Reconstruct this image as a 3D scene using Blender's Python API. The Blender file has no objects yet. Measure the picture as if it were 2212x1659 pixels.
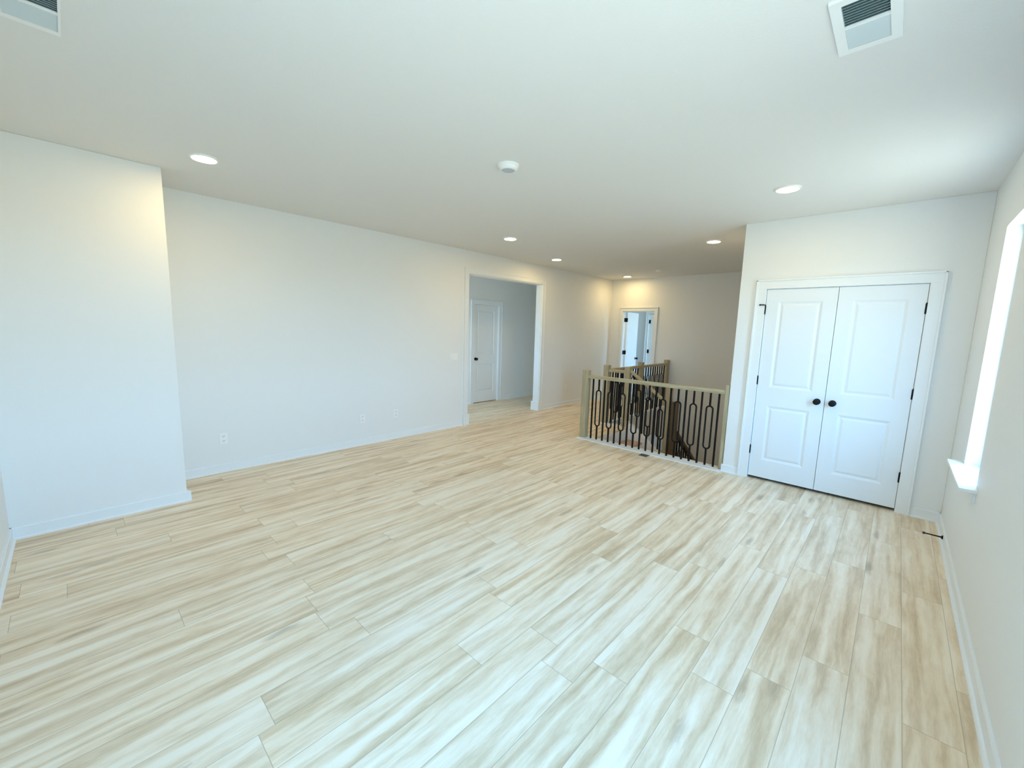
import bpy, bmesh, math, random
from mathutils import Vector, Matrix

random.seed(7)
S = bpy.context.scene
COL = S.collection

# ------------------------------------------------------------------ camera
F, YAW, PITCH, ROLL, EYE = 889.52, 42.934, 7.659, 1.632, 1.5645


def make_camera():
    y, t, r = map(math.radians, (YAW, PITCH, ROLL))
    fw = Vector((math.cos(y) * math.cos(t), math.sin(y) * math.cos(t), -math.sin(t)))
    rt = Vector((math.sin(y), -math.cos(y), 0))
    up = rt.cross(fw)
    rt2 = math.cos(r) * rt + math.sin(r) * up
    up2 = rt2.cross(fw)
    m = Matrix((rt2, up2, -fw)).transposed().to_4x4()
    m.translation = (0, 0, EYE)
    cd = bpy.data.cameras.new('camera')
    co = bpy.data.objects.new('camera', cd)
    COL.objects.link(co)
    co.matrix_world = m
    cd.sensor_fit = 'HORIZONTAL'
    cd.sensor_width = 36
    cd.lens = F / 2212 * 36
    cd.clip_start = 0.05
    S.camera = co


make_camera()

# ------------------------------------------------------------------ daylight (sky above, sunlit ground below)
SKY, GROUND = 24.0, 8.4
w = bpy.data.worlds.new('daylight')
S.world = w
w.use_nodes = True
nt = w.node_tree
nt.nodes.clear()
tc = nt.nodes.new('ShaderNodeTexCoord')
sp = nt.nodes.new('ShaderNodeSeparateXYZ')
nt.links.new(tc.outputs['Generated'], sp.inputs[0])
mr = nt.nodes.new('ShaderNodeMapRange')
mr.inputs['From Min'].default_value = -1
mr.inputs['From Max'].default_value = 1
nt.links.new(sp.outputs['Z'], mr.inputs['Value'])
cr = nt.nodes.new('ShaderNodeValToRGB')
nt.links.new(mr.outputs[0], cr.inputs[0])
e = cr.color_ramp.elements
g = GROUND / 15.0
e[0].position = 0.0
e[0].color = (0.90 * g, 1.0 * g, 0.93 * g, 1)
e[1].position = 1.0
s = SKY / 15.0
e[1].color = (0.17 * s, 0.48 * s, 1.0 * s, 1)
for p_, c_ in ((0.40, (0.90 * g, 0.97 * g, 0.90 * g, 1)), (0.485, (0.55 * g, 0.70 * g, 0.74 * g, 1)),
               (0.51, (0.38 * s, 0.66 * s, 1.0 * s, 1)), (0.7, (0.22 * s, 0.54 * s, 1.0 * s, 1))):
    k = e.new(p_)
    k.color = c_
bg = nt.nodes.new('ShaderNodeBackground')
bg.inputs['Strength'].default_value = 15.0
nt.links.new(cr.outputs[0], bg.inputs[0])
wo = nt.nodes.new('ShaderNodeOutputWorld')
nt.links.new(bg.outputs[0], wo.inputs[0])

LAMP = 122.0
LAMP_COL = (1.0, 0.735, 0.33)

S.view_settings.view_transform = 'Standard'
S.view_settings.look = 'None'
S.view_settings.gamma = 1
S.view_settings.use_curve_mapping = False
S.view_settings.exposure = 0.17
S.cycles.use_denoising = True
S.cycles.max_bounces = 12
S.cycles.diffuse_bounces = 8
S.cycles.transparent_max_bounces = 12
S.cycles.caustics_reflective = False
S.cycles.caustics_refractive = False
S.cycles.sample_clamp_indirect = 10

# ------------------------------------------------------------------ room dimensions (metres)
CEIL = 2.74
YL = 4.998      # long left wall
XC = 5.044      # closet wall
XF = 8.714      # far wall
YR = -0.428     # window wall
YP = 4.383      # projecting wall face
XP = 0.594      # its corner
XB = -0.392     # wall behind the camera
YC = 1.334      # free edge of the closet wall
OX0, OX1, OZ = 4.312, 6.134, 2.400   # cased opening in the left wall
HY = 6.30       # back wall of the hall
T = 0.13

# ------------------------------------------------------------------ materials


def newmat(name):
    m = bpy.data.materials.new(name)
    m.use_nodes = True
    return m, m.node_tree, m.node_tree.nodes['Principled BSDF']


def flat(name, col, rough=0.5, metal=0.0, bump=0.0, bscale=300, spec=0.5):
    m, nt, b = newmat(name)
    b.inputs['Roughness'].default_value = rough
    b.inputs['Metallic'].default_value = metal
    b.inputs['Specular IOR Level'].default_value = spec
    n = nt.nodes.new('ShaderNodeTexNoise')
    tcn = nt.nodes.new('ShaderNodeTexCoord')
    nt.links.new(tcn.outputs['Object'], n.inputs['Vector'])
    n.inputs['Scale'].default_value = bscale
    n.inputs['Detail'].default_value = 3
    mx = nt.nodes.new('ShaderNodeMix')
    mx.data_type = 'RGBA'
    mx.inputs['A'].default_value = (*[c * 0.985 for c in col], 1)
    mx.inputs['B'].default_value = (*[min(1, c * 1.015) for c in col], 1)
    nt.links.new(n.outputs['Fac'], mx.inputs['Factor'])
    nt.links.new(mx.outputs['Result'], b.inputs['Base Color'])
    if bump:
        bp = nt.nodes.new('ShaderNodeBump')
        bp.inputs['Strength'].default_value = bump
        bp.inputs['Distance'].default_value = 0.002
        nt.links.new(n.outputs['Fac'], bp.inputs['Height'])
        nt.links.new(bp.outputs['Normal'], b.inputs['Normal'])
    return m


M = {}
M['wall'] = flat('wall_paint', (0.815, 0.82, 0.81), 0.55, bump=0.12, bscale=220, spec=0.25)
M['ceiling'] = flat('ceiling_paint', (0.78, 0.775, 0.76), 0.85, bump=0.3, bscale=160, spec=0.15)
M['trim'] = flat('trim_paint', (0.815, 0.84, 0.85), 0.32, spec=0.4)
M['door'] = flat('door_paint', (0.78, 0.815, 0.835), 0.38, spec=0.4)
M['black'] = flat('black_metal', (0.005, 0.005, 0.005), 0.55, spec=0.2)
M['plastic'] = flat('white_plastic', (0.88, 0.88, 0.87), 0.35)
M['grey'] = flat('grey_plastic', (0.50, 0.56, 0.64), 0.6)
M['vent'] = flat('vent_enamel', (0.85, 0.86, 0.86), 0.4)
M['duct'] = flat('duct_shade', (0.12, 0.19, 0.21), 0.8)  # flat sheet colour that paints in the shade inside the duct
M['louver'] = flat('louver_shaded', (0.60, 0.66, 0.68), 0.5)  # vent enamel greyed, shade between the slats put into the colour
M['slot'] = flat('dark_slot', (0.03, 0.03, 0.03), 0.6)
M['bronze'] = flat('register_bronze', (0.23, 0.19, 0.10), 0.45, metal=0.4)
M['dark'] = flat('interior_shade', (0.05, 0.05, 0.055), 0.9)  # near black paint standing for the shade behind closed doors


def emit(name, col, st):
    m = bpy.data.materials.new(name)
    m.use_nodes = True
    nt = m.node_tree
    nt.nodes.clear()
    em = nt.nodes.new('ShaderNodeEmission')
    em.inputs[0].default_value = (*col, 1)
    em.inputs[1].default_value = st
    o = nt.nodes.new('ShaderNodeOutputMaterial')
    nt.links.new(em.outputs[0], o.inputs[0])
    return m


M['lens'] = emit('lamp_lens', LAMP_COL, LAMP)


def glass():
    m = bpy.data.materials.new('window_glass')
    m.use_nodes = True
    nt = m.node_tree
    nt.nodes.clear()
    tr = nt.nodes.new('ShaderNodeBsdfTransparent')
    tr.inputs[0].default_value = (0.94, 0.97, 0.96, 1)
    gl = nt.nodes.new('ShaderNodeBsdfGlossy')
    gl.inputs['Roughness'].default_value = 0.02
    mx = nt.nodes.new('ShaderNodeMixShader')
    mx.inputs[0].default_value = 0.06
    nt.links.new(tr.outputs[0], mx.inputs[1])
    nt.links.new(gl.outputs[0], mx.inputs[2])
    o = nt.nodes.new('ShaderNodeOutputMaterial')
    nt.links.new(mx.outputs[0], o.inputs[0])
    return m


M['glass'] = glass()


class NT:
    """little helper for math node chains"""
    def __init__(self, nt):
        self.nt = nt

    def m(self, op, a, b=None, c=None):
        n = self.nt.nodes.new('ShaderNodeMath')
        n.operation = op
        for i, v in enumerate((a, b, c)):
            if v is None:
                continue
            if isinstance(v, (int, float)):
                n.inputs[i].default_value = v
            else:
                self.nt.links.new(v, n.inputs[i])
        return n.outputs[0]

    def comb(self, x, y, z):
        n = self.nt.nodes.new('ShaderNodeCombineXYZ')
        for i, v in enumerate((x, y, z)):
            if isinstance(v, (int, float)):
                n.inputs[i].default_value = v
            else:
                self.nt.links.new(v, n.inputs[i])
        return n.outputs[0]

    def white(self, vec):
        n = self.nt.nodes.new('ShaderNodeTexWhiteNoise')
        n.noise_dimensions = '3D'
        self.nt.links.new(vec, n.inputs['Vector'])
        return n.outputs['Value'], n.outputs['Color']

    def noise(self, vec, scale, detail=3, rough=0.55, dist=0.0):
        n = self.nt.nodes.new('ShaderNodeTexNoise')
        self.nt.links.new(vec, n.inputs['Vector'])
        n.inputs['Scale'].default_value = scale
        n.inputs['Detail'].default_value = detail
        n.inputs['Roughness'].default_value = rough
        n.inputs['Distortion'].default_value = dist
        return n.outputs['Fac']

    def ramp(self, fac, pts, interp='LINEAR'):
        n = self.nt.nodes.new('ShaderNodeValToRGB')
        self.nt.links.new(fac, n.inputs[0])
        n.color_ramp.interpolation = interp
        el = n.color_ramp.elements
        el[0].position, el[0].color = pts[0][0], (*pts[0][1], 1)
        el[1].position, el[1].color = pts[-1][0], (*pts[-1][1], 1)
        for p_, c_ in pts[1:-1]:
            k = el.new(p_)
            k.color = (*c_, 1)
        return n.outputs[0]

    def mix(self, fac, a, b, mode='MIX'):
        n = self.nt.nodes.new('ShaderNodeMix')
        n.data_type = 'RGBA'
        n.blend_type = mode
        for key, v in (('Factor', fac), ('A', a), ('B', b)):
            if isinstance(v, (int, float)):
                n.inputs[key].default_value = v
            elif isinstance(v, tuple):
                n.inputs[key].default_value = (*v, 1)
            else:
                self.nt.links.new(v, n.inputs[key])
        return n.outputs['Result']


def floor_material():
    m, nt, b = newmat('oak_plank_floor')
    q = NT(nt)
    tcn = nt.nodes.new('ShaderNodeTexCoord')
    sx = nt.nodes.new('ShaderNodeSeparateXYZ')
    nt.links.new(tcn.outputs['Object'], sx.inputs[0])
    X, Y = sx.outputs['X'], sx.outputs['Y']
    PW, PL = 0.180, 1.22
    yy = q.m('DIVIDE', q.m('ADD', Y, 0.002 + PW * 40), PW)
    row = q.m('FLOOR', yy)
    fy = q.m('SUBTRACT', yy, row)
    off, _ = q.white(q.comb(row, 3.3, 1.7))
    xx = q.m('DIVIDE', q.m('ADD', X, q.m('MULTIPLY_ADD', off, PL, 12.2)), PL)
    colm = q.m('FLOOR', xx)
    fx = q.m('SUBTRACT', xx, colm)
    r1, rc = q.white(q.comb(row, colm, 5.1))
    r2, _ = q.white(q.comb(row, colm, 9.7))
    r3, _ = q.white(q.comb(colm, row, 2.3))
    # coordinates of the print, shifted for each plank
    ox = q.m('MULTIPLY', r1, 37.0)
    oy = q.m('MULTIPLY', r2, 23.0)
    px, py = q.m('ADD', X, ox), q.m('ADD', Y, oy)
    warp = q.noise(q.comb(q.m('MULTIPLY', px, 2.6), q.m('MULTIPLY', py, 9.0), r3), 1.0, 2, 0.5)
    wy = q.m('MULTIPLY_ADD', warp, 0.05, py)
    broad = q.noise(q.comb(q.m('MULTIPLY', px, 1.0), q.m('MULTIPLY', wy, 19.0), r3), 1.0, 2, 0.45, 0.15)
    blotch = q.noise(q.comb(q.m('MULTIPLY', px, 5.0), q.m('MULTIPLY', wy, 22.0), r1), 1.0, 5, 0.62, 0.3)
    streak = q.noise(q.comb(q.m('MULTIPLY', px, 3.0), q.m('MULTIPLY', wy, 60.0), r3), 1.0, 3, 0.6, 0.2)
    grain = q.noise(q.comb(q.m('MULTIPLY', px, 22.0), q.m('MULTIPLY', py, 210.0), r3), 1.0, 3, 0.65)
    v = q.m('ADD', q.m('MULTIPLY', broad, 0.50), q.m('MULTIPLY', streak, 0.15))
    v = q.m('ADD', v, q.m('MULTIPLY', blotch, 0.25))
    v = q.m('ADD', v, q.m('MULTIPLY', grain, 0.10))
    v = q.m('ADD', v, q.m('MULTIPLY_ADD', r2, 0.04, -0.02))
    base = q.ramp(v, [(0.34, FLOOR_C[0]), (0.43, FLOOR_C[1]), (0.50, FLOOR_C[2]), (0.59, FLOOR_C[3])])
    # pale whitewash blocks and greyish cast on some planks
    cast = q.ramp(r3, [(0.0, (1.0, 0.985, 0.96)), (0.45, (1, 1, 1)), (1.0, (0.98, 0.99, 1.0))])
    base = q.mix(1.0, base, cast, 'MULTIPLY')
    # knots: sparse stretched dark smudges
    vo = nt.nodes.new('ShaderNodeTexVoronoi')
    vo.feature = 'F1'
    vo.inputs['Scale'].default_value = 1.0
    vo.inputs['Randomness'].default_value = 0.95
    wob = q.noise(q.comb(q.m('MULTIPLY', px, 14.0), q.m('MULTIPLY', py, 60.0), 0.0), 1.0, 3, 0.6)
    kx = q.m('MULTIPLY_ADD', wob, 0.22, q.m('MULTIPLY', px, 1.7))
    ky = q.m('MULTIPLY_ADD', wob, 0.25, q.m('MULTIPLY', py, 7.0))
    nt.links.new(q.comb(kx, ky, 0.0), vo.inputs['Vector'])
    d = vo.outputs['Distance']
    near = q.ramp(d, [(0.05, (1, 1, 1)), (0.24, (0, 0, 0))], 'EASE')
    sel = q.m('GREATER_THAN', q.white(vo.outputs['Position'])[0], 0.62)
    kn = q.m('MULTIPLY', near, sel)
    base = q.mix(q.m('MULTIPLY', kn, 0.5), base, KNOT_C)
    # seams
    ey = q.m('MULTIPLY', q.m('MINIMUM', fy, q.m('SUBTRACT', 1.0, fy)), PW)
    ex = q.m('MULTIPLY', q.m('MINIMUM', fx, q.m('SUBTRACT', 1.0, fx)), PL)
    seam = q.m('LESS_THAN', q.m('MINIMUM', ey, ex), 0.0014)
    base = q.mix(q.m('MULTIPLY', seam, 0.5), base, (0.22, 0.18, 0.13))
    nt.links.new(base, b.inputs['Base Color'])
    rr = q.m('MULTIPLY_ADD', streak, 0.10, 0.34)
    nt.links.new(rr, b.inputs['Roughness'])
    b.inputs['Specular IOR Level'].default_value = 0.45
    bp = nt.nodes.new('ShaderNodeBump')
    bp.inputs['Strength'].default_value = 0.25
    bp.inputs['Distance'].default_value = 0.001
    hgt = q.m('SUBTRACT', q.m('MULTIPLY', grain, 0.4), seam)
    nt.links.new(hgt, bp.inputs['Height'])
    nt.links.new(bp.outputs['Normal'], b.inputs['Normal'])
    return m


FLOOR_C = [(0.54, 0.385, 0.235), (0.68, 0.525, 0.345), (0.79, 0.64, 0.455), (0.88, 0.765, 0.60)]
KNOT_C = (0.27, 0.18, 0.10)
M['floor'] = floor_material()


def wood(name, dark, light, axis='X'):
    m, nt, b = newmat(name)
    q = NT(nt)
    tcn = nt.nodes.new('ShaderNodeTexCoord')
    sx = nt.nodes.new('ShaderNodeSeparateXYZ')
    nt.links.new(tcn.outputs['Object'], sx.inputs[0])
    a = {'X': (3, 60, 60), 'Y': (60, 3, 60), 'Z': (60, 60, 3)}[axis]
    vec = q.comb(q.m('MULTIPLY', sx.outputs['X'], a[0]), q.m('MULTIPLY', sx.outputs['Y'], a[1]),
                 q.m('MULTIPLY', sx.outputs['Z'], a[2]))
    n = q.noise(vec, 1.0, 4, 0.6, 0.5)
    nt.links.new(q.ramp(n, [(0.3, dark), (0.7, light)]), b.inputs['Base Color'])
    b.inputs['Roughness'].default_value = 0.4
    return m


WD, WL = (0.30, 0.245, 0.14), (0.50, 0.43, 0.28)
M['wood_z'] = wood('oak_newel', WD, WL, 'Z')
M['wood_y'] = wood('oak_rail_across', WD, WL, 'Y')
M['wood_x'] = wood('oak_rail_along', WD, WL, 'X')
M['walnut_x'] = wood('dark_rail_along', (0.045, 0.028, 0.014), (0.09, 0.058, 0.028), 'X')
M['walnut_z'] = wood('dark_newel', (0.07, 0.043, 0.018), (0.13, 0.085, 0.04), 'Z')
M['tread'] = wood('tread_wood', (0.40, 0.25, 0.17), (0.55, 0.37, 0.26), 'X')

# ------------------------------------------------------------------ mesh helpers


class MB:
    def __init__(self):
        self.bm = bmesh.new()

    def box(self, x0, x1, y0, y1, z0, z1):
        x0, x1 = sorted((x0, x1)); y0, y1 = sorted((y0, y1)); z0, z1 = sorted((z0, z1))
        v = [self.bm.verts.new(p) for p in ((x0, y0, z0), (x1, y0, z0), (x1, y1, z0), (x0, y1, z0),
                                             (x0, y0, z1), (x1, y0, z1), (x1, y1, z1), (x0, y1, z1))]
        for f in ((3, 2, 1, 0), (4, 5, 6, 7), (0, 1, 5, 4), (1, 2, 6, 5), (2, 3, 7, 6), (3, 0, 4, 7)):
            self.bm.faces.new([v[i] for i in f])
        return self

    def prism(self, pts, axis, a, b):
        """extrude a 2D outline along an axis; pts are the two other coordinates in x,y,z order"""
        def P(p, t):
            return {'x': (t, p[0], p[1]), 'y': (p[0], t, p[1]), 'z': (p[0], p[1], t)}[axis]
        A = [self.bm.verts.new(P(p, a)) for p in pts]
        B = [self.bm.verts.new(P(p, b)) for p in pts]
        self.bm.faces.new(A)
        self.bm.faces.new(B[::-1])
        n = len(pts)
        for i in range(n):
            j = (i + 1) % n
            self.bm.faces.new((A[j], A[i], B[i], B[j]))
        return self

    def tube(self, pts, r, n=8, closed=False, caps=True, up=None):
        pts = [Vector(p) for p in pts]
        rings = []
        k = len(pts)
        for i, p in enumerate(pts):
            if closed:
                t = (pts[(i + 1) % k] - pts[i - 1]).normalized()
            else:
                t = (pts[min(i + 1, k - 1)] - pts[max(i - 1, 0)]).normalized()
            u = up or (Vector((0, 0, 1)) if abs(t.z) < 0.9 else Vector((1, 0, 0)))
            u = Vector(u)
            s = t.cross(u).normalized()
            u2 = s.cross(t).normalized()
            rings.append([self.bm.verts.new(p + r * (math.cos(2 * math.pi * j / n + math.pi / n) * s + math.sin(2 * math.pi * j / n + math.pi / n) * u2)) for j in range(n)])
        rng = range(k) if closed else range(k - 1)
        for i in rng:
            A, B = rings[i], rings[(i + 1) % k]
            for j in range(n):
                self.bm.faces.new((A[j], A[(j + 1) % n], B[(j + 1) % n], B[j]))
        if not closed and caps:
            self.bm.faces.new(rings[0][::-1])
            self.bm.faces.new(rings[-1])
        return self

    def lathe(self, prof, n=32, c=(0, 0, 0), axis='z'):
        """prof = [(r, h)]"""
        def P(r, h, a):
            x, y = r * math.cos(a), r * math.sin(a)
            d = {'z': (x, y, h), 'x': (h, x, y), 'y': (x, h, y)}[axis]
            return (c[0] + d[0], c[1] + d[1], c[2] + d[2])
        rings = []
        for r, h in prof:
            if r < 1e-6:
                rings.append([self.bm.verts.new(P(0, h, 0))])
            else:
                rings.append([self.bm.verts.new(P(r, h, 2 * math.pi * j / n)) for j in range(n)])
        for A, B in zip(rings, rings[1:]):
            for j in range(n):
                jj = (j + 1) % n
                if len(A) == 1 and len(B) == 1:
                    continue
                if len(A) == 1:
                    self.bm.faces.new((A[0], B[jj], B[j]))
                elif len(B) == 1:
                    self.bm.faces.new((A[j], A[jj], B[0]))
                else:
                    self.bm.faces.new((A[j], A[jj], B[jj], B[j]))
        return self

    def build(self, name, mat, parent=None, bevel=0.0, smooth=False, segs=2):
        bmesh.ops.recalc_face_normals(self.bm, faces=self.bm.faces)
        me = bpy.data.meshes.new(name)
        self.bm.to_mesh(me)
        self.bm.free()
        o = bpy.data.objects.new(name, me)
        COL.objects.link(o)
        me.materials.append(mat)
        if smooth:
            for p in me.polygons:
                p.use_smooth = True
            md = o.modifiers.new('wn', 'EDGE_SPLIT')
            md.split_angle = math.radians(35)
        if bevel:
            md = o.modifiers.new('bevel', 'BEVEL')
            md.width = bevel
            md.segments = segs
            md.limit_method = 'ANGLE'
            md.angle_limit = math.radians(40)
        if parent:
            o.parent = parent
            o.matrix_parent_inverse = Matrix.Identity(4)
            # vertices are written in the parent's local space
        return o


def struct(o, label=None):
    o['kind'] = 'structure'
    if label:
        o['label'] = label
    return o


def thing(name, loc, label, cat, group=None):
    o = bpy.data.objects.new(name, None)
    COL.objects.link(o)
    o.location = loc
    o.empty_display_size = 0.1
    tag(o, label, cat, group)
    return o


def tag(o, label, cat, group=None):
    o['label'] = label
    o['category'] = cat
    if group:
        o['group'] = group
    return o


def dup(root, loc, label, rotz=0.0):
    r = root.copy()
    COL.objects.link(r)
    r.location = loc
    r.rotation_euler = (0, 0, rotz)
    r['label'] = label
    for ch in list(root.children):
        c = ch.copy()
        COL.objects.link(c)
        c.parent = r
        for gch in list(ch.children):
            d = gch.copy()
            COL.objects.link(d)
            d.parent = c
    return r


def wall_plane(mb, axis, a, b, u0, u1, z0, z1, holes=()):
    """a wall slab between a and b on axis ('x' or 'y'), running u0..u1, with rectangular holes (u0,u1,z0,z1)"""
    us = sorted({u0, u1, *[h[0] for h in holes], *[h[1] for h in holes]})
    zs = sorted({z0, z1, *[h[2] for h in holes], *[h[3] for h in holes]})
    us = [u for u in us if u0 <= u <= u1]
    zs = [z for z in zs if z0 <= z <= z1]
    solid = {}
    for i in range(len(us) - 1):
        for j in range(len(zs) - 1):
            cu, cz = (us[i] + us[i + 1]) / 2, (zs[j] + zs[j + 1]) / 2
            solid[i, j] = not any(h[0] < cu < h[1] and h[2] < cz < h[3] for h in holes)
    cache = {}

    def V(s, i, j):
        k = (s, i, j)
        if k not in cache:
            cache[k] = mb.bm.verts.new((s, us[i], zs[j]) if axis == 'x' else (us[i], s, zs[j]))
        return cache[k]
    for (i, j), so in solid.items():
        if not so:
            continue
        mb.bm.faces.new((V(a, i, j), V(a, i + 1, j), V(a, i + 1, j + 1), V(a, i, j + 1)))
        mb.bm.faces.new((V(b, i, j + 1), V(b, i + 1, j + 1), V(b, i + 1, j), V(b, i, j)))
        for di, dj, e1, e2 in ((-1, 0, (i, j), (i, j + 1)), (1, 0, (i + 1, j), (i + 1, j + 1)),
                               (0, -1, (i, j), (i + 1, j)), (0, 1, (i, j + 1), (i + 1, j + 1))):
            if not solid.get((i + di, j + dj), False):
                mb.bm.faces.new((V(a, *e1), V(a, *e2), V(b, *e2), V(b, *e1)))
    return mb


# ------------------------------------------------------------------ floor, ceiling, walls
# stairwell opening: front run and the wider part beyond it
FD = (3.944, 4.690, 0, 2.03)      # far doorway: y0, y1, z0, z1
SW_X0, SW_XM, SW_Y1, SW_Y2 = 5.165, 6.245, 3.115, 3.50
EX1 = 10.05      # back wall of the room beyond the far door
mb = MB()
fl = 0.02
for (x0, x1, y0, y1) in ((XB - T, SW_X0, YR - T, HY), (SW_X0, SW_XM, SW_Y1, HY), (SW_XM, XF, SW_Y2, HY),
                         (XF, XF + 0.12, FD[0], FD[1]), (XF + 0.12, EX1 + 0.12, 1.9, HY), (XB - T, EX1, HY, HY + T + 0.03)):
    mb.box(x0, x1, y0, y1, -fl, 0)
bmesh.ops.remove_doubles(mb.bm, verts=mb.bm.verts, dist=1e-5)
floor = struct(mb.build('floor', M['floor']), 'pale whitewashed oak plank floor running the length of the room')

struct(MB().box(XB - T, EX1 + T, YR - T, HY + T, CEIL, CEIL + 0.1).build('ceiling', M['ceiling']),
       'flat textured white ceiling')

# left wall with the cased opening
struct(wall_plane(MB(), 'y', YL, YL + T, XP - 0.1, XF + T, 0, CEIL, [(OX0, OX1, -1, OZ)]).build('wall_left', M['wall']),
       'long white wall with a tall cased opening')
# projecting block at the near left
struct(MB().box(XB - T, XP, YP, YL + T, 0, CEIL).build('wall_projecting', M['wall'], bevel=0.004),
       'white projecting wall block at the near left')
# wall behind the camera, with a window
BW = (0.55, 0.95, 0.70, 2.33)
struct(wall_plane(MB(), 'x', XB - T, XB, YR - T, YP, 0, CEIL, [BW]).build('wall_back', M['wall']))
# right wall with windows
RW = [(3.60, 4.25, 0.69, 2.33), (0.25, 1.45, 0.69, 2.33)]
struct(wall_plane(MB(), 'y', YR - T, YR, XB - T, XC + 0.9, 0, CEIL, RW).build('wall_right', M['wall']),
       'off-white window wall along the right')
# closet wall with door opening
DZ = 2.045
DY0, DYM, DY1 = -0.1327, 0.4742, 1.0718
struct(wall_plane(MB(), 'x', XC, XC + 0.115, YR, YC, 0, CEIL, [(DY0 - 0.004, DY1 + 0.004, -1, DZ + 0.004)]).build('wall_closet', M['wall'], bevel=0.003),
       'white wall holding the double closet doors')
LOW = -2.9
struct(MB().box(XC + 0.115, XF, YC - T, YC, LOW, CEIL).build('wall_stair', M['wall']))
struct(MB().box(XC + 0.116, XC + 0.8, YR, YC - T, -0.02, 0.0).box(XC + 0.75, XC + 0.8, YR, YC - T, 0, CEIL)
       .build('wall_closet_inside', M['dark']))
# far wall with a door opening; it runs down the stairwell too
struct(wall_plane(MB(), 'x', XF, XF + 0.12, YC - T, YL + T, LOW, CEIL, [FD]).build('wall_far', M['wall']),
       'tan lit far wall behind the stairwell')

# hall beyond the cased opening
hb = MB()
HD = (5.60, 6.30, -1, 2.03)
wall_plane(hb, 'y', HY, HY + T, 2.6, XF + T, 0, CEIL, [HD])
struct(hb.build('wall_hall', M['wall']), 'shaded hall wall seen through the cased opening')
HW = (5.30, 6.10, 0.8, 2.2)
struct(wall_plane(MB(), 'x', 2.5, 2.6, YL + T, HY + T, 0, CEIL, [HW]).build('wall_hall_left', M['wall']))
struct(MB().box(XF + 0.12, XF + 0.24, YL + T, HY + T, 0, CEIL).build('wall_hall_right', M['wall']))

# room beyond the far door
RY0, RY1 = 1.95, 5.9
RD = (3.95, 4.68, -1, 2.03)
struct(wall_plane(MB(), 'x', EX1, EX1 + 0.12, RY0, HY, 0, CEIL, [RD]).build('wall_room_back', M['wall']))
RWIN = (9.0, 9.85, 0.7, 2.3)
struct(wall_plane(MB(), 'y', RY0 - 0.12, RY0, XF + 0.12, EX1 + 0.12, 0, CEIL, [RWIN]).build('wall_room_right', M['wall']))
struct(MB().box(XF + 0.12, EX1, RY1 - 0.4, RY1 - 0.3, 0, CEIL).build('wall_room_left', M['wall']))

# stairwell shaft below the floor
struct(MB().box(XC + 0.0, SW_X0 - 0.012, YC, SW_Y2 + 1.2, LOW, -0.022).build('wall_shaft_front', M['wall']))
struct(MB().box(SW_XM + 0.0, XF, SW_Y2 + 0.013, SW_Y2 + 0.13, LOW, -0.021)
       .box(SW_X0, SW_XM, SW_Y1 + 0.013, SW_Y1 + 0.13, LOW, -0.021)
       .box(SW_XM - 0.12, SW_XM - 0.001, SW_Y1 + 0.14, SW_Y2 + 0.13, LOW, -0.021).build('wall_shaft_left', M['wall']))
struct(MB().box(SW_X0, XF, YC, SW_Y2 + 0.01, LOW - 0.05, LOW).build('floor_lower', M['floor']))

# ------------------------------------------------------------------ baseboards (board + shoe moulding)
BH = 0.085


def base_profile(sgn):
    """outline in (distance from wall, z)"""
    return [(0, 0), (0.027, 0), (0.026, 0.008), (0.021, 0.014), (0.013, 0.016), (0.013, BH - 0.006), (0.010, BH), (0, BH)]


def baseboard(name, runs):
    m = MB()
    for axis, wall, sgn, a, b in runs:
        pr = [(wall + sgn * d, z) for d, z in base_profile(1)]
        m.prism(pr, axis, a, b)
    return struct(m.build(name, M['trim']), None)


# a prism along x has outline (y, z); along y it has (x, z)
baseboard('baseboard_left', [('x', YL, -1, XP, 4.213), ('x', YL, -1, 6.237, XF)])
baseboard('baseboard_projecting', [('x', YP, -1, XB, XP + 0.027), ('y', XP, 1, YP, YL)])
baseboard('baseboard_back', [('y', XB, 1, YR, YP)])
baseboard('baseboard_right', [('x', YR, 1, XB, XC)])
baseboard('baseboard_closet', [('y', XC, -1, 1.158, YC + 0.013), ('y', XC, -1, YR, -0.222)])
baseboard('baseboard_far', [('y', XF, -1, 4.77, YL), ('y', XF, -1, SW_Y2 + 0.02, 3.862)])
baseboard('baseboard_hall', [('x', HY, -1, 2.6, 5.51), ('x', HY, -1, 6.40, XF)])
baseboard('baseboard_room', [('y', EX1, -1, 4.77, RY1 - 0.4)])


# ------------------------------------------------------------------ casings
def casing_x(name, x0, x1, y, sgn, ztop, wdt, label, plinth=False, th=0.018, zb=0.0):
    """flat stock around an opening in a wall facing along y"""
    m = MB()
    z0 = 0.17 if plinth else zb
    for a, b in ((x0 - wdt, x0), (x1, x1 + wdt)):
        m.box(a, b, y, y + sgn * th, z0, ztop)
    m.box(x0 - wdt, x1 + wdt, y, y + sgn * th, ztop, ztop + wdt)
    # back band
    for a, b in ((x0 - wdt - 0.006, x0 - wdt + 0.008), (x1 + wdt - 0.008, x1 + wdt + 0.006)):
        m.box(a, b, y, y + sgn * (th + 0.008), z0, ztop + wdt)
    m.box(x0 - wdt - 0.006, x1 + wdt + 0.006, y, y + sgn * (th + 0.008), ztop + wdt - 0.008, ztop + wdt + 0.006)
    if plinth:
        for a, b in ((x0 - wdt - 0.018, x0 + 0.022), (x1 - 0.022, x1 + wdt + 0.018)):
            m.box(a, b, y + 0.0, y + sgn * 0.034, 0, 0.172)
            m.box(a, b, y, y + sgn * 0.042, 0, 0.014)
    return struct(m.build(name, M['trim'], bevel=0.0015), label)


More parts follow.
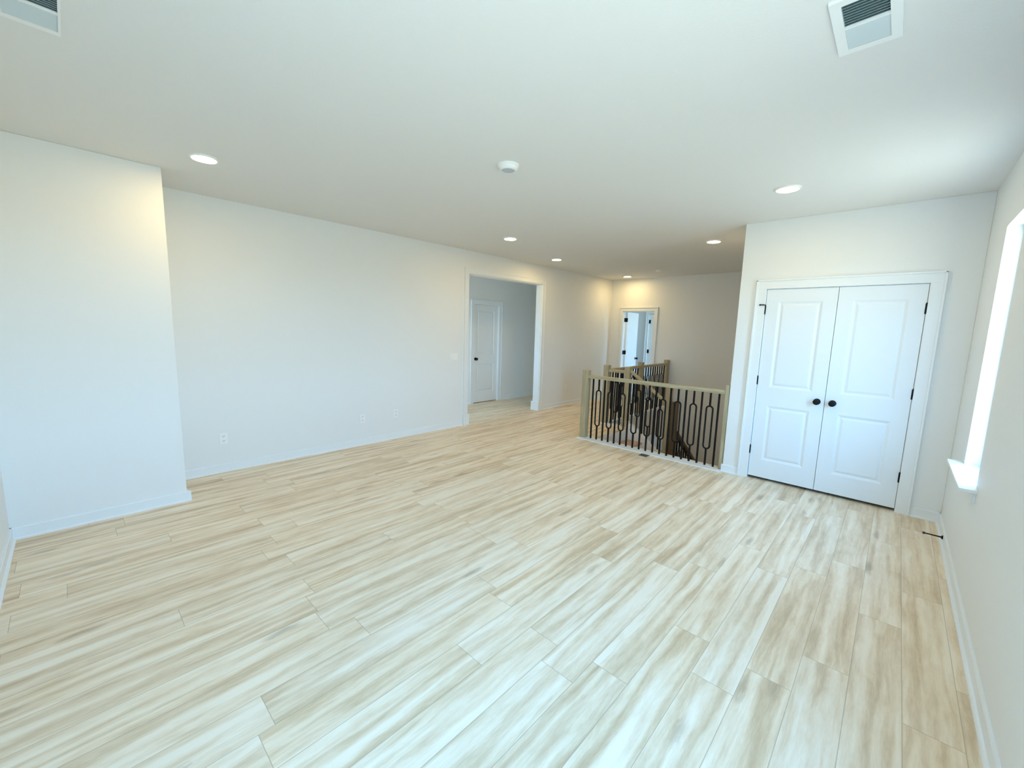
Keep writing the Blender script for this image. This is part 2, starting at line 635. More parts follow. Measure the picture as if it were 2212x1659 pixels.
def casing_y(name, y0, y1, x, sgn, ztop, wdt, label, th=0.018):
    m = MB()
    for a, b in ((y0 - wdt, y0), (y1, y1 + wdt)):
        m.box(x, x + sgn * th, a, b, 0, ztop)
    m.box(x, x + sgn * th, y0 - wdt, y1 + wdt, ztop, ztop + wdt)
    for a, b in ((y0 - wdt - 0.006, y0 - wdt + 0.010), (y1 + wdt - 0.010, y1 + wdt + 0.006)):
        m.box(x, x + sgn * (th + 0.012), a, b, 0, ztop + wdt)
    m.box(x, x + sgn * (th + 0.012), y0 - wdt - 0.006, y1 + wdt + 0.006, ztop + wdt - 0.010, ztop + wdt + 0.006)
    return struct(m.build(name, M['trim'], bevel=0.0015), label)


casing_x('trim_1', OX0, OX1, YL, -1, OZ, 0.078, 'white casing around the tall opening', plinth=True)
m = MB()
m.box(OX0 - 0.001, OX0 + 0.014, YL - 0.002, YL + T + 0.002, 0, OZ).box(OX1 - 0.014, OX1 + 0.001, YL - 0.002, YL + T + 0.002, 0, OZ)
m.box(OX0, OX1, YL - 0.002, YL + T + 0.002, OZ - 0.014, OZ + 0.001)
m.box(OX1 - 0.036, OX1 - 0.014, YL - 0.03, YL + T + 0.03, 0, 0.172)
struct(m.build('trim_2', M['trim'], bevel=0.001), 'white jamb lining of the tall opening')
casing_y('trim_3', DY0 - 0.006, DY1 + 0.006, XC, -1, DZ + 0.006, 0.088, 'white casing around the double closet doors')
m = MB()
m.box(XC + 0.0, XC + 0.115, DY0 - 0.02, DY0 - 0.003, 0, DZ + 0.003).box(XC, XC + 0.115, DY1 + 0.003, DY1 + 0.02, 0, DZ + 0.003)
m.box(XC, XC + 0.115, DY0 - 0.02, DY1 + 0.02, DZ + 0.003, DZ + 0.02)
struct(m.build('trim_4', M['trim']))
casing_y('trim_5', FD[0], FD[1], XF, -1, FD[3], 0.075, 'cream casing around the far doorway')
casing_x('trim_6', HD[0], HD[1], HY, -1, HD[3], 0.085, 'white casing of the hall door')
casing_y('trim_7', RD[0], RD[1], EX1, -1, RD[3], 0.07, 'white casing deep in the room behind the far door')
# far door jamb lining
m = MB()
m.box(XF, XF + 0.12, FD[0] - 0.002, FD[0] + 0.012, 0, FD[3]).box(XF, XF + 0.12, FD[1] - 0.012, FD[1] + 0.002, 0, FD[3])
m.box(XF, XF + 0.12, FD[0], FD[1], FD[3] - 0.012, FD[3])
struct(m.build('trim_8', M['trim']), 'white jamb lining of the far doorway')


# ------------------------------------------------------------------ doors
def door_leaf_mesh(wd, ht, th=0.035, z0=0.0, panels=None, stile=0.11):
    """leaf in local space: width along +y from 0, face at x=0 looking to -x; moulded panels both faces"""
    bm = bmesh.new()
    ps = panels or [(stile, wd - stile, 0.225, 0.825), (stile, wd - stile, 1.02, 1.92)]
    us = sorted({0, wd, *[p for q_ in ps for p in q_[:2]]})
    zs = sorted({z0, ht, *[p for q_ in ps for p in q_[2:]]})
    for face, sg in ((0.0, 1), (th, -1)):
        for i in range(len(us) - 1):
            for j in range(len(zs) - 1):
                c = ((us[i] + us[i + 1]) / 2, (zs[j] + zs[j + 1]) / 2)
                if any(p[0] < c[0] < p[1] and p[2] < c[1] < p[3] for p in ps):
                    continue
                bm.faces.new([bm.verts.new((face, us[a], zs[b_])) for a, b_ in ((i, j), (i, j + 1), (i + 1, j + 1), (i + 1, j))][::sg])
        for (a, b_, c, d) in ps:
            # profile: sloping cove in, small step, raised field
            steps = [(0, 0.0), (0.006, 0.002), (0.022, 0.0105), (0.026, 0.011), (0.030, 0.010), (0.046, 0.0035), (0.050, 0.003)]
            loops = []
            for ins, dep in steps:
                xx = face + sg * dep
                loops.append([bm.verts.new(p) for p in ((xx, a + ins, c + ins), (xx, b_ - ins, c + ins), (xx, b_ - ins, d - ins), (xx, a + ins, d - ins))])
            for A, B in zip(loops, loops[1:]):
                for k in range(4):
                    bm.faces.new((A[k], A[(k + 1) % 4], B[(k + 1) % 4], B[k]))
            bm.faces.new(loops[-1])
    for (a, b_) in (((0, 0), (wd, 0)), ((wd, 0), (wd, 1)), ((wd, 1), (0, 1)), ((0, 1), (0, 0))):
        za = ht if a[1] else z0
        zb = ht if b_[1] else z0
        bm.faces.new([bm.verts.new(p) for p in ((0, a[0], za), (0, b_[0], zb), (th, b_[0], zb), (th, a[0], za))])
    bmesh.ops.remove_doubles(bm, verts=bm.verts, dist=1e-5)
    return bm


def add_mesh(bm, name, mat, parent=None):
    k = MB()
    k.bm.free()
    k.bm = bm
    return k.build(name, mat, parent)


def knob(parent, y, z, side=-1, x0=0.0):
    """round knob on a rose, along local x"""
    m = MB()
    s_ = side
    m.lathe([(0, 0), (0.031, 0), (0.031, s_ * 0.004), (0.026, s_ * 0.009), (0.013, s_ * 0.011), (0.011, s_ * 0.026), (0.016, s_ * 0.032),
             (0.026, s_ * 0.040), (0.0285, s_ * 0.049), (0.026, s_ * 0.058), (0.016, s_ * 0.063), (0, s_ * 0.064)], 28, (x0, y, z), 'x')
    return m.build('knob', M['black'], parent, smooth=True)


def hinge_mesh(y, z, x=-0.004, side=1, h=0.09):
    m = MB()
    m.lathe([(0, 0), (0.0065, 0), (0.0065, h), (0, h)], 12, (x - 0.003, y, z - h / 2), 'z')
    m.lathe([(0, 0), (0.004, 0), (0.005, 0.005), (0, 0.008)], 10, (x - 0.003, y, z + h / 2), 'z')
    m.box(x + 0.001, x + 0.005, y - 0.008, y + 0.008, z - h / 2, z + h / 2)
    return m


HZ = (0.325, 1.088, 1.835)
# closet doors: faces slightly behind the casing
dl = struct(bpy.data.objects.new('door_1', None), 'left leaf of the white double closet doors')
COL.objects.link(dl)
dl.location = (XC + 0.004, DYM + 0.002, 0)
add_mesh(door_leaf_mesh(DY1 - DYM - 0.003, DZ, z0=0.030), 'door_leaf', M['door'], dl)
dr = struct(bpy.data.objects.new('door_2', None), 'right leaf of the white double closet doors')
COL.objects.link(dr)
dr.location = (XC + 0.004, DY0, 0)
add_mesh(door_leaf_mesh(DYM - DY0 - 0.002, DZ, z0=0.030), 'door_leaf', M['door'], dr)
knob(dl, 0.060, 0.928)
knob(dr, DYM - DY0 - 0.062, 0.928)
for z in HZ:
    hinge_mesh(DY1 - DYM + 0.002, z).build('hinge', M['black'], dl)
    hinge_mesh(-0.002, z).build('hinge', M['black'], dr)
# hinge pin door stop on the top left hinge
m = MB()
m.tube([(-0.010, DY1 - DYM + 0.000, 1.885), (-0.040, DY1 - DYM + 0.012, 1.886), (-0.042, DY1 - DYM + 0.045, 1.886)], 0.006, 8)
m.lathe([(0, 0), (0.009, 0), (0.007, -0.006), (0, -0.006)], 12, (-0.034, DY1 - DYM + 0.045, 1.886), 'x')
m.build('hinge_pin_stop', M['black'], dl)

# hall door (closed, faces -y)
hd = struct(bpy.data.objects.new('door_3', None), 'white panelled door in the shaded hall')
COL.objects.link(hd)
hd.location = (HD[0] + 0.005, HY + 0.025, 0)
hd.rotation_euler = (0, 0, 0)
leaf = door_leaf_mesh(0.690, 2.027, z0=0.012, stile=0.10)
# local y -> world x, local -x -> world -y
bmesh.ops.transform(leaf, matrix=Matrix(((0, 1, 0, 0), (1, 0, 0, 0), (0, 0, 1, 0), (0, 0, 0, 1))), verts=leaf.verts)
add_mesh(leaf, 'door_leaf', M['trim'], hd)
m = MB()
m.lathe([(0, 0), (0.031, 0), (0.031, -0.004), (0.026, -0.009), (0.012, -0.011), (0.011, -0.028), (0.018, -0.034), (0.028, -0.044),
         (0.028, -0.054), (0.018, -0.062), (0, -0.064)], 24, (0.065, 0, 0.925), 'y')
m.build('knob', M['black'], hd, smooth=True)
m = MB()
m.box(HD[0] - 0.01, HD[0] + 0.003, HY - 0.001, HY + T, 0, HD[3]).box(HD[1] - 0.003, HD[1] + 0.01, HY - 0.001, HY + T, 0, HD[3])
m.box(HD[0] + 0.003, HD[1] - 0.003, HY - 0.001, HY + T, HD[3] - 0.001, HD[3] + 0.01)
struct(m.build('trim_9', M['trim']))
struct(MB().box(HD[0] - 0.1, HD[1] + 0.1, HY + T, HY + T + 0.03, 0, 2.2).build('dark_backing_hall_door', M['dark']))  # unseen dark sheet, painted as the shade around the leaf

# far door, swung open into the room beyond
fd = struct(bpy.data.objects.new('door_4', None), 'white door standing open beyond the far doorway')
COL.objects.link(fd)
fd.location = (XF + 0.115, FD[1] - 0.016, 0)
fd.rotation_euler = (0, 0, math.radians(-90 + 6.4))
add_mesh(door_leaf_mesh(0.72, 2.015, z0=0.012), 'door_leaf', M['trim'], fd)
knob(fd, 0.655, 0.925, -1, 0.0)
knob(fd, 0.655, 0.925, 1, 0.035)
for z in HZ:
    m = MB()
    m.lathe([(0, 0), (0.0065, 0), (0.0065, 0.09), (0, 0.09)], 12, (0.040, -0.004, z - 0.045), 'z')
    m.box(-0.0, 0.036, -0.0035, -0.0008, z - 0.045, z + 0.045)
    m.build('hinge', M['black'], fd)
struct(MB().box(EX1 + 0.12, EX1 + 0.15, RD[0] - 0.1, RD[1] + 0.1, -0.02, 2.2).build('light_block_room_door', M['dark']))  # unseen dark board added to stop outside light at the door gaps
m = MB()
for z in HZ:
    m.box(XF + 0.045, XF + 0.112, FD[1] - 0.0145, FD[1] - 0.012, z - 0.045, z + 0.045)
m.build('jamb_hinge_plates', M['black'], None)
bpy.data.objects['jamb_hinge_plates'].name = 'trim_10'
struct(bpy.data.objects['trim_10'], 'black hinge plates on the far doorway jamb')

# door deep in the room beyond
rd = struct(bpy.data.objects.new('door_5', None), 'white door deep in the bright room behind the far doorway')
COL.objects.link(rd)
rd.location = (EX1 + 0.012, RD[0] + 0.002, 0)
add_mesh(door_leaf_mesh(RD[1] - RD[0] - 0.004, 2.02, z0=0.012), 'door_leaf', M['trim'], rd)
for z in HZ:
    m = hinge_mesh(RD[1] - RD[0] - 0.002, z)
    m.box(-0.012, 0.0, RD[1] - RD[0] - 0.045, RD[1] - RD[0] - 0.004, z - 0.045, z + 0.045)
    m.build('hinge', M['black'], rd)


# ------------------------------------------------------------------ windows
def window_on_y(name, x0, x1, z0, z1, y, label, stool=True):
    """double hung window in the wall at y (room on +y side)"""
    r = struct(bpy.data.objects.new(name, None), label)
    COL.objects.link(r)
    r.location = (x0, y, z0)
    W, H = x1 - x0, z1 - z0
    m = MB()       # painted jamb lining
    for a, b in ((0, 0.012), (W - 0.012, W)):
        m.box(a, b, -T, 0.0, 0, H)
    m.box(0, W, -T, 0.0, H - 0.012, H)
    m.build('jamb', M['trim'], r)
    m = MB()       # vinyl frame and sashes
    fy0, fy1 = -T, -0.075
    for a, b in ((0.012, 0.045), (W - 0.045, W - 0.012)):
        m.box(a, b, fy0, fy1, 0, H - 0.012)
    m.box(0.012, W - 0.012, fy0, fy1, H - 0.05, H - 0.012)
    m.box(0.012, W - 0.012, fy0, fy1, 0.0, 0.03)
    m.build('window_frame', M['plastic'], r, bevel=0.002)
    mid = 0.81
    for nm, a, b, yo in (('lower_sash', 0.03, mid + 0.02, -0.085), ('upper_sash', mid - 0.02, H - 0.05, -0.105)):
        m = MB()
        for c, d in ((0.045, 0.08), (W - 0.08, W - 0.045)):
            m.box(c, d, yo - 0.02, yo, a, b)
        m.box(0.045, W - 0.045, yo - 0.02, yo, a, a + 0.038)
        m.box(0.045, W - 0.045, yo - 0.02, yo, b - 0.038, b)
        sash = m.build(nm, M['plastic'], r, bevel=0.002)
        MB().box(0.075, W - 0.075, yo - 0.012, yo - 0.008, a + 0.03, b - 0.03).build('glass_pane', M['glass'], sash)
    if stool:
        m = MB()
        m.box(-0.085, W + 0.085, 0.0, 0.078, -0.0, 0.02).box(0.0, W, -0.076, 0.0, 0.0, 0.02)
        m.build('window_sill', M['trim'], r, bevel=0.003)
        m = MB()
        m.box(-0.03, W + 0.03, 0.0, 0.014, -0.075, 0.0)
        m.build('apron', M['wall'], r, bevel=0.001)
    return r


wa = window_on_y('window_1', *RW[0][:2], *RW[0][2:], YR, 'bright white double hung window beside the closet')
window_on_y('window_2', *RW[1][:2], *RW[1][2:], YR, 'double hung window further along the right wall')
# window in the wall behind the camera
wb = struct(bpy.data.objects.new('window_3', None))
COL.objects.link(wb)
m = MB()
y0, y1, z0, z1 = BW
for a in (y0, (y0 + y1) / 2 - 0.025, y1 - 0.05):
    m.box(XB - 0.11, XB - 0.06, a, a + 0.05, z0, z1)
for a in (z0, (z0 + z1) / 2 - 0.025, z1 - 0.05):
    m.box(XB - 0.11, XB - 0.06, y0, y1, a, a + 0.05)
m.build('window_frame', M['plastic'], wb)
MB().box(XB - 0.088, XB - 0.084, y0, y1, z0, z1).build('glass_pane', M['glass'], wb)
MB().box(XB, XB + 0.07, y0 - 0.08, y1 + 0.08, z0, z0 + 0.02).build('window_sill', M['trim'], wb)
wr = struct(bpy.data.objects.new('window_4', None))
COL.objects.link(wr)
m = MB()
x0, x1, z0, z1 = RWIN
for a in (x0, x1 - 0.05):
    m.box(a, a + 0.05, RY0 - 0.1, RY0 - 0.05, z0, z1)
for a in (z0, (z0 + z1) / 2 - 0.025, z1 - 0.05):
    m.box(x0, x1, RY0 - 0.1, RY0 - 0.05, a, a + 0.05)
m.build('window_frame', M['plastic'], wr)
MB().box(x0, x1, RY0 - 0.08, RY0 - 0.076, z0, z1).build('glass_pane', M['glass'], wr)

wh = struct(bpy.data.objects.new('window_added_hall', None))  # unseen window, added to bring more daylight into the hall
COL.objects.link(wh)
m = MB()
y0, y1, z0, z1 = HW
for a in (y0, y1 - 0.05):
    m.box(2.52, 2.57, a, a + 0.05, z0, z1)
for a in (z0, (z0 + z1) / 2 - 0.025, z1 - 0.05):
    m.box(2.52, 2.57, y0 + 0.05, y1 - 0.05, a, a + 0.05)
m.build('window_frame', M['plastic'], wh)
MB().box(2.545, 2.549, y0, y1, z0, z1).build('glass_pane', M['glass'], wh)


def portal(loc, rot, sx_, sy_):
    l = bpy.data.lights.new('daylight_portal', 'AREA')
    l.shape = 'RECTANGLE'
    l.size, l.size_y = sx_, sy_
    l.cycles.is_portal = True
    o = bpy.data.objects.new('daylight_portal', l)
    COL.objects.link(o)
    o.location = loc
    o.rotation_euler = rot


for x0, x1, z0, z1 in RW:
    portal(((x0 + x1) / 2, YR - T - 0.02, (z0 + z1) / 2), (math.radians(90), 0, 0), x1 - x0, z1 - z0)
y0, y1, z0, z1 = BW
portal((XB - T - 0.02, (y0 + y1) / 2, (z0 + z1) / 2), (math.radians(90), 0, math.radians(-90)), y1 - y0, z1 - z0)
x0, x1, z0, z1 = RWIN
portal(((x0 + x1) / 2, RY0 - 0.14, (z0 + z1) / 2), (math.radians(90), 0, 0), x1 - x0, z1 - z0)

y0, y1, z0, z1 = HW
portal((2.48, (y0 + y1) / 2, (z0 + z1) / 2), (math.radians(90), 0, math.radians(-90)), y1 - y0, z1 - z0)

# ------------------------------------------------------------------ stair guards
NW = 0.092      # newel width


def newel(parent, x, y, z0, z1, mat, sx_=NW, sy_=NW):
    m = MB()
    m.box(x - sx_ / 2, x + sx_ / 2, y - sy_ / 2, y + sy_ / 2, z0, z1)
    return m.build('newel_post', mat, parent, bevel=0.006, segs=3)


RB, RTOP = 0.888, 0.935


def rail_bar(parent, p0, p1, mat, wdt=0.062, h=0.047):
    """handrail of rounded rectangular section; p = centre of the top face"""
    p0, p1 = Vector(p0), Vector(p1)
    d = (p1 - p0)
    hor = Vector((d.x, d.y, 0)).normalized()
    side = Vector((-hor.y, hor.x, 0))
    m = MB()
    prof = [(-0.5, -1), (0.5, -1), (0.5, -0.35), (0.42, -0.08), (0.3, 0), (-0.3, 0), (-0.42, -0.08), (-0.5, -0.35)]
    A = [m.bm.verts.new(p0 + side * (u * wdt) + Vector((0, 0, v * h))) for u, v in prof]
    B = [m.bm.verts.new(p1 + side * (u * wdt) + Vector((0, 0, v * h))) for u, v in prof]
    m.bm.faces.new(A)
    m.bm.faces.new(B[::-1])
    for i in range(len(prof)):
        j = (i + 1) % len(prof)
        m.bm.faces.new((A[j], A[i], B[i], B[j]))
    return m.build('handrail', mat, parent, bevel=0.003)


def baluster(parent, x, y, zb, zt, oval, across):
    """square iron baluster; 'across' is the unit direction in which the loop opens"""
    m = MB()
    r = 0.0130
    if not oval:
        m.tube([(x, y, zb), (x, y, zt)], r, 4)
    else:
        lz0, lz1 = zb + 0.20, zt - 0.165
        hw = 0.036
        ax = Vector(across)
        m.tube([(x, y, zb), (x, y, lz0 + 0.004)], r, 4)
        m.tube([(x, y, lz1 - 0.004), (x, y, zt)], r, 4)
        pts = []
        n = 8
        for k in range(n + 1):
            a = math.pi * k / n
            pts.append(Vector((x, y, lz1 - hw + hw * math.sin(a))) + ax * (hw * math.cos(a)))
        for k in range(n + 1):
            a = math.pi + math.pi * k / n
            pts.append(Vector((x, y, lz0 + hw + hw * math.sin(a))) + ax * (hw * math.cos(a)))
        nrm = Vector((0, 0, 1)).cross(ax)
        m.tube(pts, 0.0100, 6, closed=True, up=nrm)
    return m.build('baluster', M['black'], parent)


XG = 5.09
gd = thing('stair_guard', (0, 0, 0), 'longest stair railing at the front of the stairwell, oak rail over black balusters', 'railing', None)
newel(gd, XG, 3.26, 0.014, 1.0, M['wood_z'])
newel(gd, XG, 1.362, 0.014, 1.0, M['wood_z'], 0.075, 0.045)
rail_bar(gd, (XG, 3.216, RTOP), (XG, 1.382, RTOP), M['wood_y'])
for i in range(19):
    baluster(gd, XG, 3.138 - i * 0.09372, 0.012, RB + 0.003, i % 2 == 1, (0, 1, 0))

BX, BY = 6.20, 3.57
g2 = thing('stair_guard', (0, 0, 0), 'short level stair railing between two oak newels behind the long front railing', 'railing', None)
newel(g2, BX, 3.18, 0.0, 1.0, M['wood_z'])
rail_bar(g2, (BX, 3.522, RTOP), (BX, 3.224, RTOP), M['wood_y'])
for i in range(3):
    baluster(g2, BX, 3.455 - i * 0.085, 0.012, RB + 0.003, i % 2 == 1, (0, 1, 0))
g3 = thing('stair_guard', (0, 0, 0), 'level stair railing running back to the far wall, below the open far door', 'railing', None)
newel(g3, BX, BY, 0.0, 1.0, M['wood_z'])
newel(g3, 7.455, BY, 0.0, 1.0, M['wood_z'])
newel(g3, 8.665, BY, 0.0, 1.0, M['wood_z'])
rail_bar(g3, (BX + 0.044, BY, RTOP), (7.411, BY, RTOP), M['wood_x'])
rail_bar(g3, (7.499, BY, RTOP), (8.621, BY, RTOP), M['wood_x'])
for a, b, n, o in ((BX + 0.046, 7.409, 12, 1), (7.501, 8.619, 10, 0)):
    for i in range(n):
        baluster(g3, a + (b - a) * (i + 0.75) / (n + 0.5), BY, 0.012, RB + 0.003, i % 2 == o, (1, 0, 0))

# sloping rail of the first flight, with its curb
SL = 0.70


def curb_z(y):
    return -0.045 - SL * (2.90 - y) - 0.01


g4 = thing('stair_railing', (0, 0, 0), 'sloping oak handrail dropping from the short railing to a lower newel down the first stairs', 'railing', None)
newel(g4, 6.245, 2.492, -0.57, 0.775, M['wood_z'], 0.085, 0.085)
rail_bar(g4, (BX + 0.01, 3.134, 0.955), (BX + 0.01, 2.535, 0.542), M['wood_y'])
for i in range(6):
    y = 3.075 - i * 0.094
    zt = 0.955 - (3.134 - y) * 0.69 - 0.046
    baluster(g4, BX + 0.01, y, curb_z(y), zt, i % 2 == 1, (0, 1, 0))

st = thing('staircase', (0, 0, 0), 'wooden stairs with white risers dropping into the stairwell behind the front railing', 'stairs')
R_, RUN = 0.19, 0.26
y = SW_Y1
z = 0.0
for i in range(3):
    MB().box(SW_X0, SW_XM - 0.09, y - 0.018, y, z - R_, z - 0.021).build('riser', M['trim'], st)
    z -= R_
    if i < 2:
        MB().box(SW_X0, SW_XM - 0.09, y - RUN - 0.022, y - 0.018, z - 0.028, z).build('tread', M['tread'], st, bevel=0.006)
        y -= RUN
LZ = z - 0.0
MB().box(SW_X0 + 0.002, SW_XM, YC + 0.004, y - 0.018, LZ - 0.04, LZ).build('landing', M['tread'], st)
x = SW_XM
for i in range(9):
    MB().box(x - 0.018, x, YC + 0.004, 2.40, z - R_, z - 0.03 if i == 0 else z - 0.028).build('riser', M['trim'], st)
    z -= R_
    MB().box(x, min(x + RUN + 0.02, XF - 0.004), YC + 0.004, 2.40, z - 0.028, z).build('tread', M['tread'], st, bevel=0.006)
    x += RUN
# wall-like curb carrying the sloping balusters
m = MB()
m.prism([(SW_Y1 + 0.03, curb_z(SW_Y1 + 0.03) + 0.0), (2.54, curb_z(2.54)), (2.54, -0.75), (SW_Y1 + 0.03, -0.75)], 'x', SW_XM - 0.09, SW_XM + 0.02)
m.build('stair_curb', M['wall'], st)
MB().box(6.275, 6.30, 2.545, 2.99, -0.72, -0.075).build('skirt_board', M['trim'], st)
m = MB()
m.prism([(6.30, -0.60), (8.6, -0.60 - 2.3 * 0.73), (8.6, -0.95 - 2.3 * 0.73), (6.30, -0.95)], 'y', 2.40, 2.43)
m.build('skirt_board', M['trim'], st)

g5 = thing('stair_railing', (0, 0, 0), 'dark sloping handrail going down toward the far wall from the lowest dark newel', 'railing', None)
newel(g5, 6.235, 2.385, -0.57, 0.53, M['walnut_z'], 0.085, 0.085)
gs = 0.72
rail_bar(g5, (6.28, 2.36, 0.075), (8.30, 2.36, 0.075 - 2.02 * gs), M['walnut_x'], 0.08, 0.075)
for i in range(18):
    x = 6.36 + i * 0.105
    zt = 0.075 - (x - 6.28) * gs - 0.05
    baluster(g5, x, 2.36, LZ - 0.19 * (math.floor((x - SW_XM) / 0.26) + 1), zt, i % 2 == 1, (1, 0, 0))

# white landing strip at the edges of the opening
m = MB()
m.box(4.975, SW_X0, YC + 0.001, 3.305, 0.0, 0.012)
m.box(SW_X0 - 0.012, SW_X0, YC + 0.001, 3.10, -0.12, 0.0)
struct(m.build('trim_11', M['trim'], bevel=0.002), 'white strip on the floor under the front railing')
m = MB()
m.box(6.10, SW_XM + 0.012, 3.225, 3.62, 0.0, 0.012).box(SW_XM, XF, SW_Y2 - 0.012, 3.62, 0.0, 0.012)
m.box(SW_XM, SW_XM + 0.012, SW_Y1, SW_Y2, -0.05, 0.0).box(SW_XM + 0.012, XF, SW_Y2 - 0.012, SW_Y2, -0.05, 0.0)
struct(m.build('trim_12', M['trim'], bevel=0.002), 'white strip on the floor under the back railings')


# ------------------------------------------------------------------ ceiling fittings
def make_light(loc, label):
    t = thing('recessed_light', loc, label, 'ceiling light', 'recessed ceiling lights')
    m = MB()
    m.lathe([(0.092, 0.0), (0.092, -0.004), (0.089, -0.010), (0.082, -0.013), (0.077, -0.012), (0.075, -0.008), (0.075, -0.001), (0.0, -0.001)], 40)
    m.build('trim_ring', M['plastic'], t, smooth=True)
    m = MB()
    m.lathe([(0.0745, -0.0095), (0.060, -0.0120), (0.0, -0.0125)], 36)
    m.build('lamp_lens', M['lens'], t, smooth=True)
    return t


L0 = make_light((0.776, 3.869, CEIL), 'glowing round ceiling light nearest the projecting wall on the left')
for (x, y, lb) in ((4.071, 3.892, 'glowing round ceiling light just in front of the tall cased opening'),
                   (5.704, 4.362, 'glowing round ceiling light right of the tall cased opening, between two other lights'),
                   (8.26, 4.40, 'glowing round ceiling light close to the far wall, above the far doorway'),
                   (5.707, 1.869, 'glowing round ceiling light over the stairwell, just left of the closet wall edge'),
                   (4.03, 0.79, 'glowing round ceiling light in front of the closet doors')):
    dup(L0, (x, y, CEIL), lb)

sd = thing('smoke_detector', (2.275, 2.215, CEIL), 'round white smoke detector with a grey centre on the middle of the ceiling', 'smoke detector')
m = MB()
m.lathe([(0.078, 0), (0.078, -0.010), (0.074, -0.014), (0.070, -0.015), (0.070, -0.022), (0.064, -0.032), (0.052, -0.038), (0.048, -0.038), (0.047, -0.034), (0, -0.034)], 40)
m.build('housing', M['plastic'], sd, smooth=True)
m = MB()
m.lathe([(0.0465, -0.036), (0.044, -0.040), (0.0, -0.042)], 32)
m.build('grille', M['grey'], sd, smooth=True)
s2 = thing('smoke_detector', (7.74, 3.485, CEIL), 'small faint detector on the ceiling near the far wall, right of the last light', 'smoke detector')
m = MB()
m.lathe([(0.055, 0), (0.055, -0.012), (0.045, -0.022), (0.02, -0.026), (0, -0.026)], 28)
m.build('housing', M['plastic'], s2, smooth=True)


def register(name, loc, lx, ly, rim, along, label, rimside=None):
    """ceiling supply register: frame, divider and two banks of louvers; local plan lx by ly, the banks split along x"""
    t = thing(name, loc, label, 'air vent')
    rs = rim if rimside is None else rimside
    m = MB()
    d0, d1 = -0.012, 0.0
    m.box(0, lx, 0, rs, d0, d1).box(0, lx, ly - rim, ly, d0, d1).box(0, rim, rs, ly - rim, d0, d1).box(lx - rim, lx, rs, ly - rim, d0, d1)
    mid = lx / 2
    m.box(mid - 0.004, mid + 0.004, rs, ly - rim, d0, d1)
    m.build('frame', M['vent'], t)
    MB().box(rim, lx - rim, rs, ly - rim, -0.001, -0.0002).build('duct_shade_sheet', M['duct'], t)
    n = 9
    for bank, (a, b, tilt) in enumerate(((rim, mid - 0.004, 1), (mid + 0.004, lx - rim, -1))):
        m = MB()
        wv = (b - a) / n
        for i in range(n):
            c = a + wv * (i + 0.5)
            dx, dz = 0.0052, 0.0042
            m.prism([(c - dx, -0.006 - tilt * dz), (c + dx, -0.006 + tilt * dz), (c + dx, -0.0052 + tilt * dz), (c - dx, -0.0052 - tilt * dz)],
                    'y', rs, ly - rim)
        m.build('louver_bank', M['louver'], t)
    return t


v1 = register('air_vent', (1.932, 0.122, CEIL), 0.362, 0.196, 0.033, 'x',
              'white rectangular ceiling vent at the upper right, one half dark and one half pale')
v2 = register('air_vent', (0.074, 2.362, CEIL), 0.362, 0.19, 0.033, 'y',
              'white ceiling vent cut off by the upper left corner of the photo', rimside=0.008)
v2.rotation_euler = (0, 0, math.radians(90))

# ------------------------------------------------------------------ outlets, switch


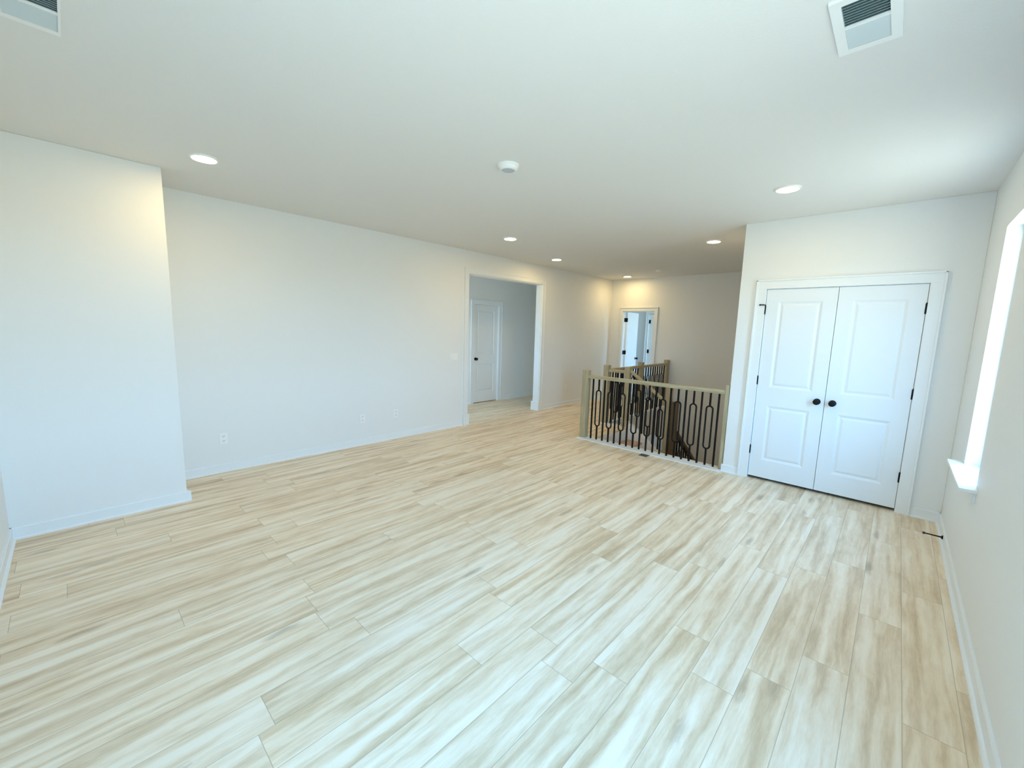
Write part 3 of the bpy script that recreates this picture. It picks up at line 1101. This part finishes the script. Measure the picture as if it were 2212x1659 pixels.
def outlet(x, z, label, gr=None):
    """duplex outlet on the left wall"""
    t = thing('wall_outlet', (x, YL, z), label, 'outlet', gr)
    MB().box(-0.036, 0.036, -0.006, 0, -0.058, 0.058).build('cover_plate', M['plastic'], t, bevel=0.003)
    for s_ in (-1, 1):
        m = MB()
        m.box(-0.017, 0.017, -0.009, -0.006, s_ * 0.0245 - 0.0145, s_ * 0.0245 + 0.0145)
        r_ = m.build('receptacle', M['plastic'], t, bevel=0.002)
        m = MB()
        zc = s_ * 0.0245
        m.box(-0.0085, -0.0055, -0.0096, -0.0088, zc - 0.002, zc + 0.008).box(0.0055, 0.0085, -0.0096, -0.0088, zc - 0.002, zc + 0.008)
        m.lathe([(0, 0), (0.0028, 0), (0.0028, -0.0006), (0, -0.0006)], 10, (0, -0.009, zc - 0.008), 'y')
        m.build('slots', M['slot'], r_)
    return t


o1 = outlet(1.008, 0.352, 'white outlet low on the left wall, nearest the projecting wall')
dup(o1, (2.526, YL, 0.348), 'white outlet low on the left wall, middle one of three before the opening')
dup(o1, (3.016, YL, 0.352), 'white outlet low on the left wall, the one closest to the cased opening')
dup(o1, (7.04, YL, 0.375), 'small white outlet low on the wall between the cased opening and the far wall')
sw = thing('light_switch', (4.03, YL, 1.11), 'white triple switch plate on the wall left of the cased opening', 'light switch')
MB().box(-0.082, 0.082, -0.006, 0, -0.058, 0.058).build('cover_plate', M['plastic'], sw, bevel=0.003)
for i in (-1, 0, 1):
    m = MB()
    m.prism([(-0.006, -0.033), (-0.010, -0.033), (-0.0075, 0.0), (-0.006, 0.033)], 'x', i * 0.046 - 0.0165, i * 0.046 + 0.0165)
    m.build('rocker', M['plastic'], sw)

# floor register
fr = thing('floor_register', (4.925, 2.232, 0), 'small bronze floor vent beside the front railing', 'floor vent')
m = MB()
m.box(-0.056, 0.056, -0.056, 0.056, 0.0, 0.003)
m.build('frame', M['bronze'], fr, bevel=0.001)
m = MB()
for i in range(7):
    m.box(-0.045, 0.045, -0.045 + i * 0.0135, -0.038 + i * 0.0135, 0.003, 0.0042)
m.build('slots', M['slot'], fr)

# door stop on the right baseboard
ds = thing('door_stop', (4.52, YR + 0.013, 0.05), 'black rod door stop on the right baseboard near the closet', 'door stop')
m = MB()
m.lathe([(0, 0), (0.016, 0), (0.015, 0.005), (0.008, 0.010), (0.0055, 0.014), (0.0045, 0.10), (0, 0.10)], 18, (0, 0, 0), 'y')
m.build('rod', M['black'], ds, smooth=True)
m = MB()
m.lathe([(0, 0.098), (0.008, 0.098), (0.0095, 0.104), (0.0085, 0.113), (0, 0.115)], 18, (0, 0, 0), 'y')
m.build('rubber_tip', M['slot'], ds, smooth=True)

bpy.context.view_layer.update()
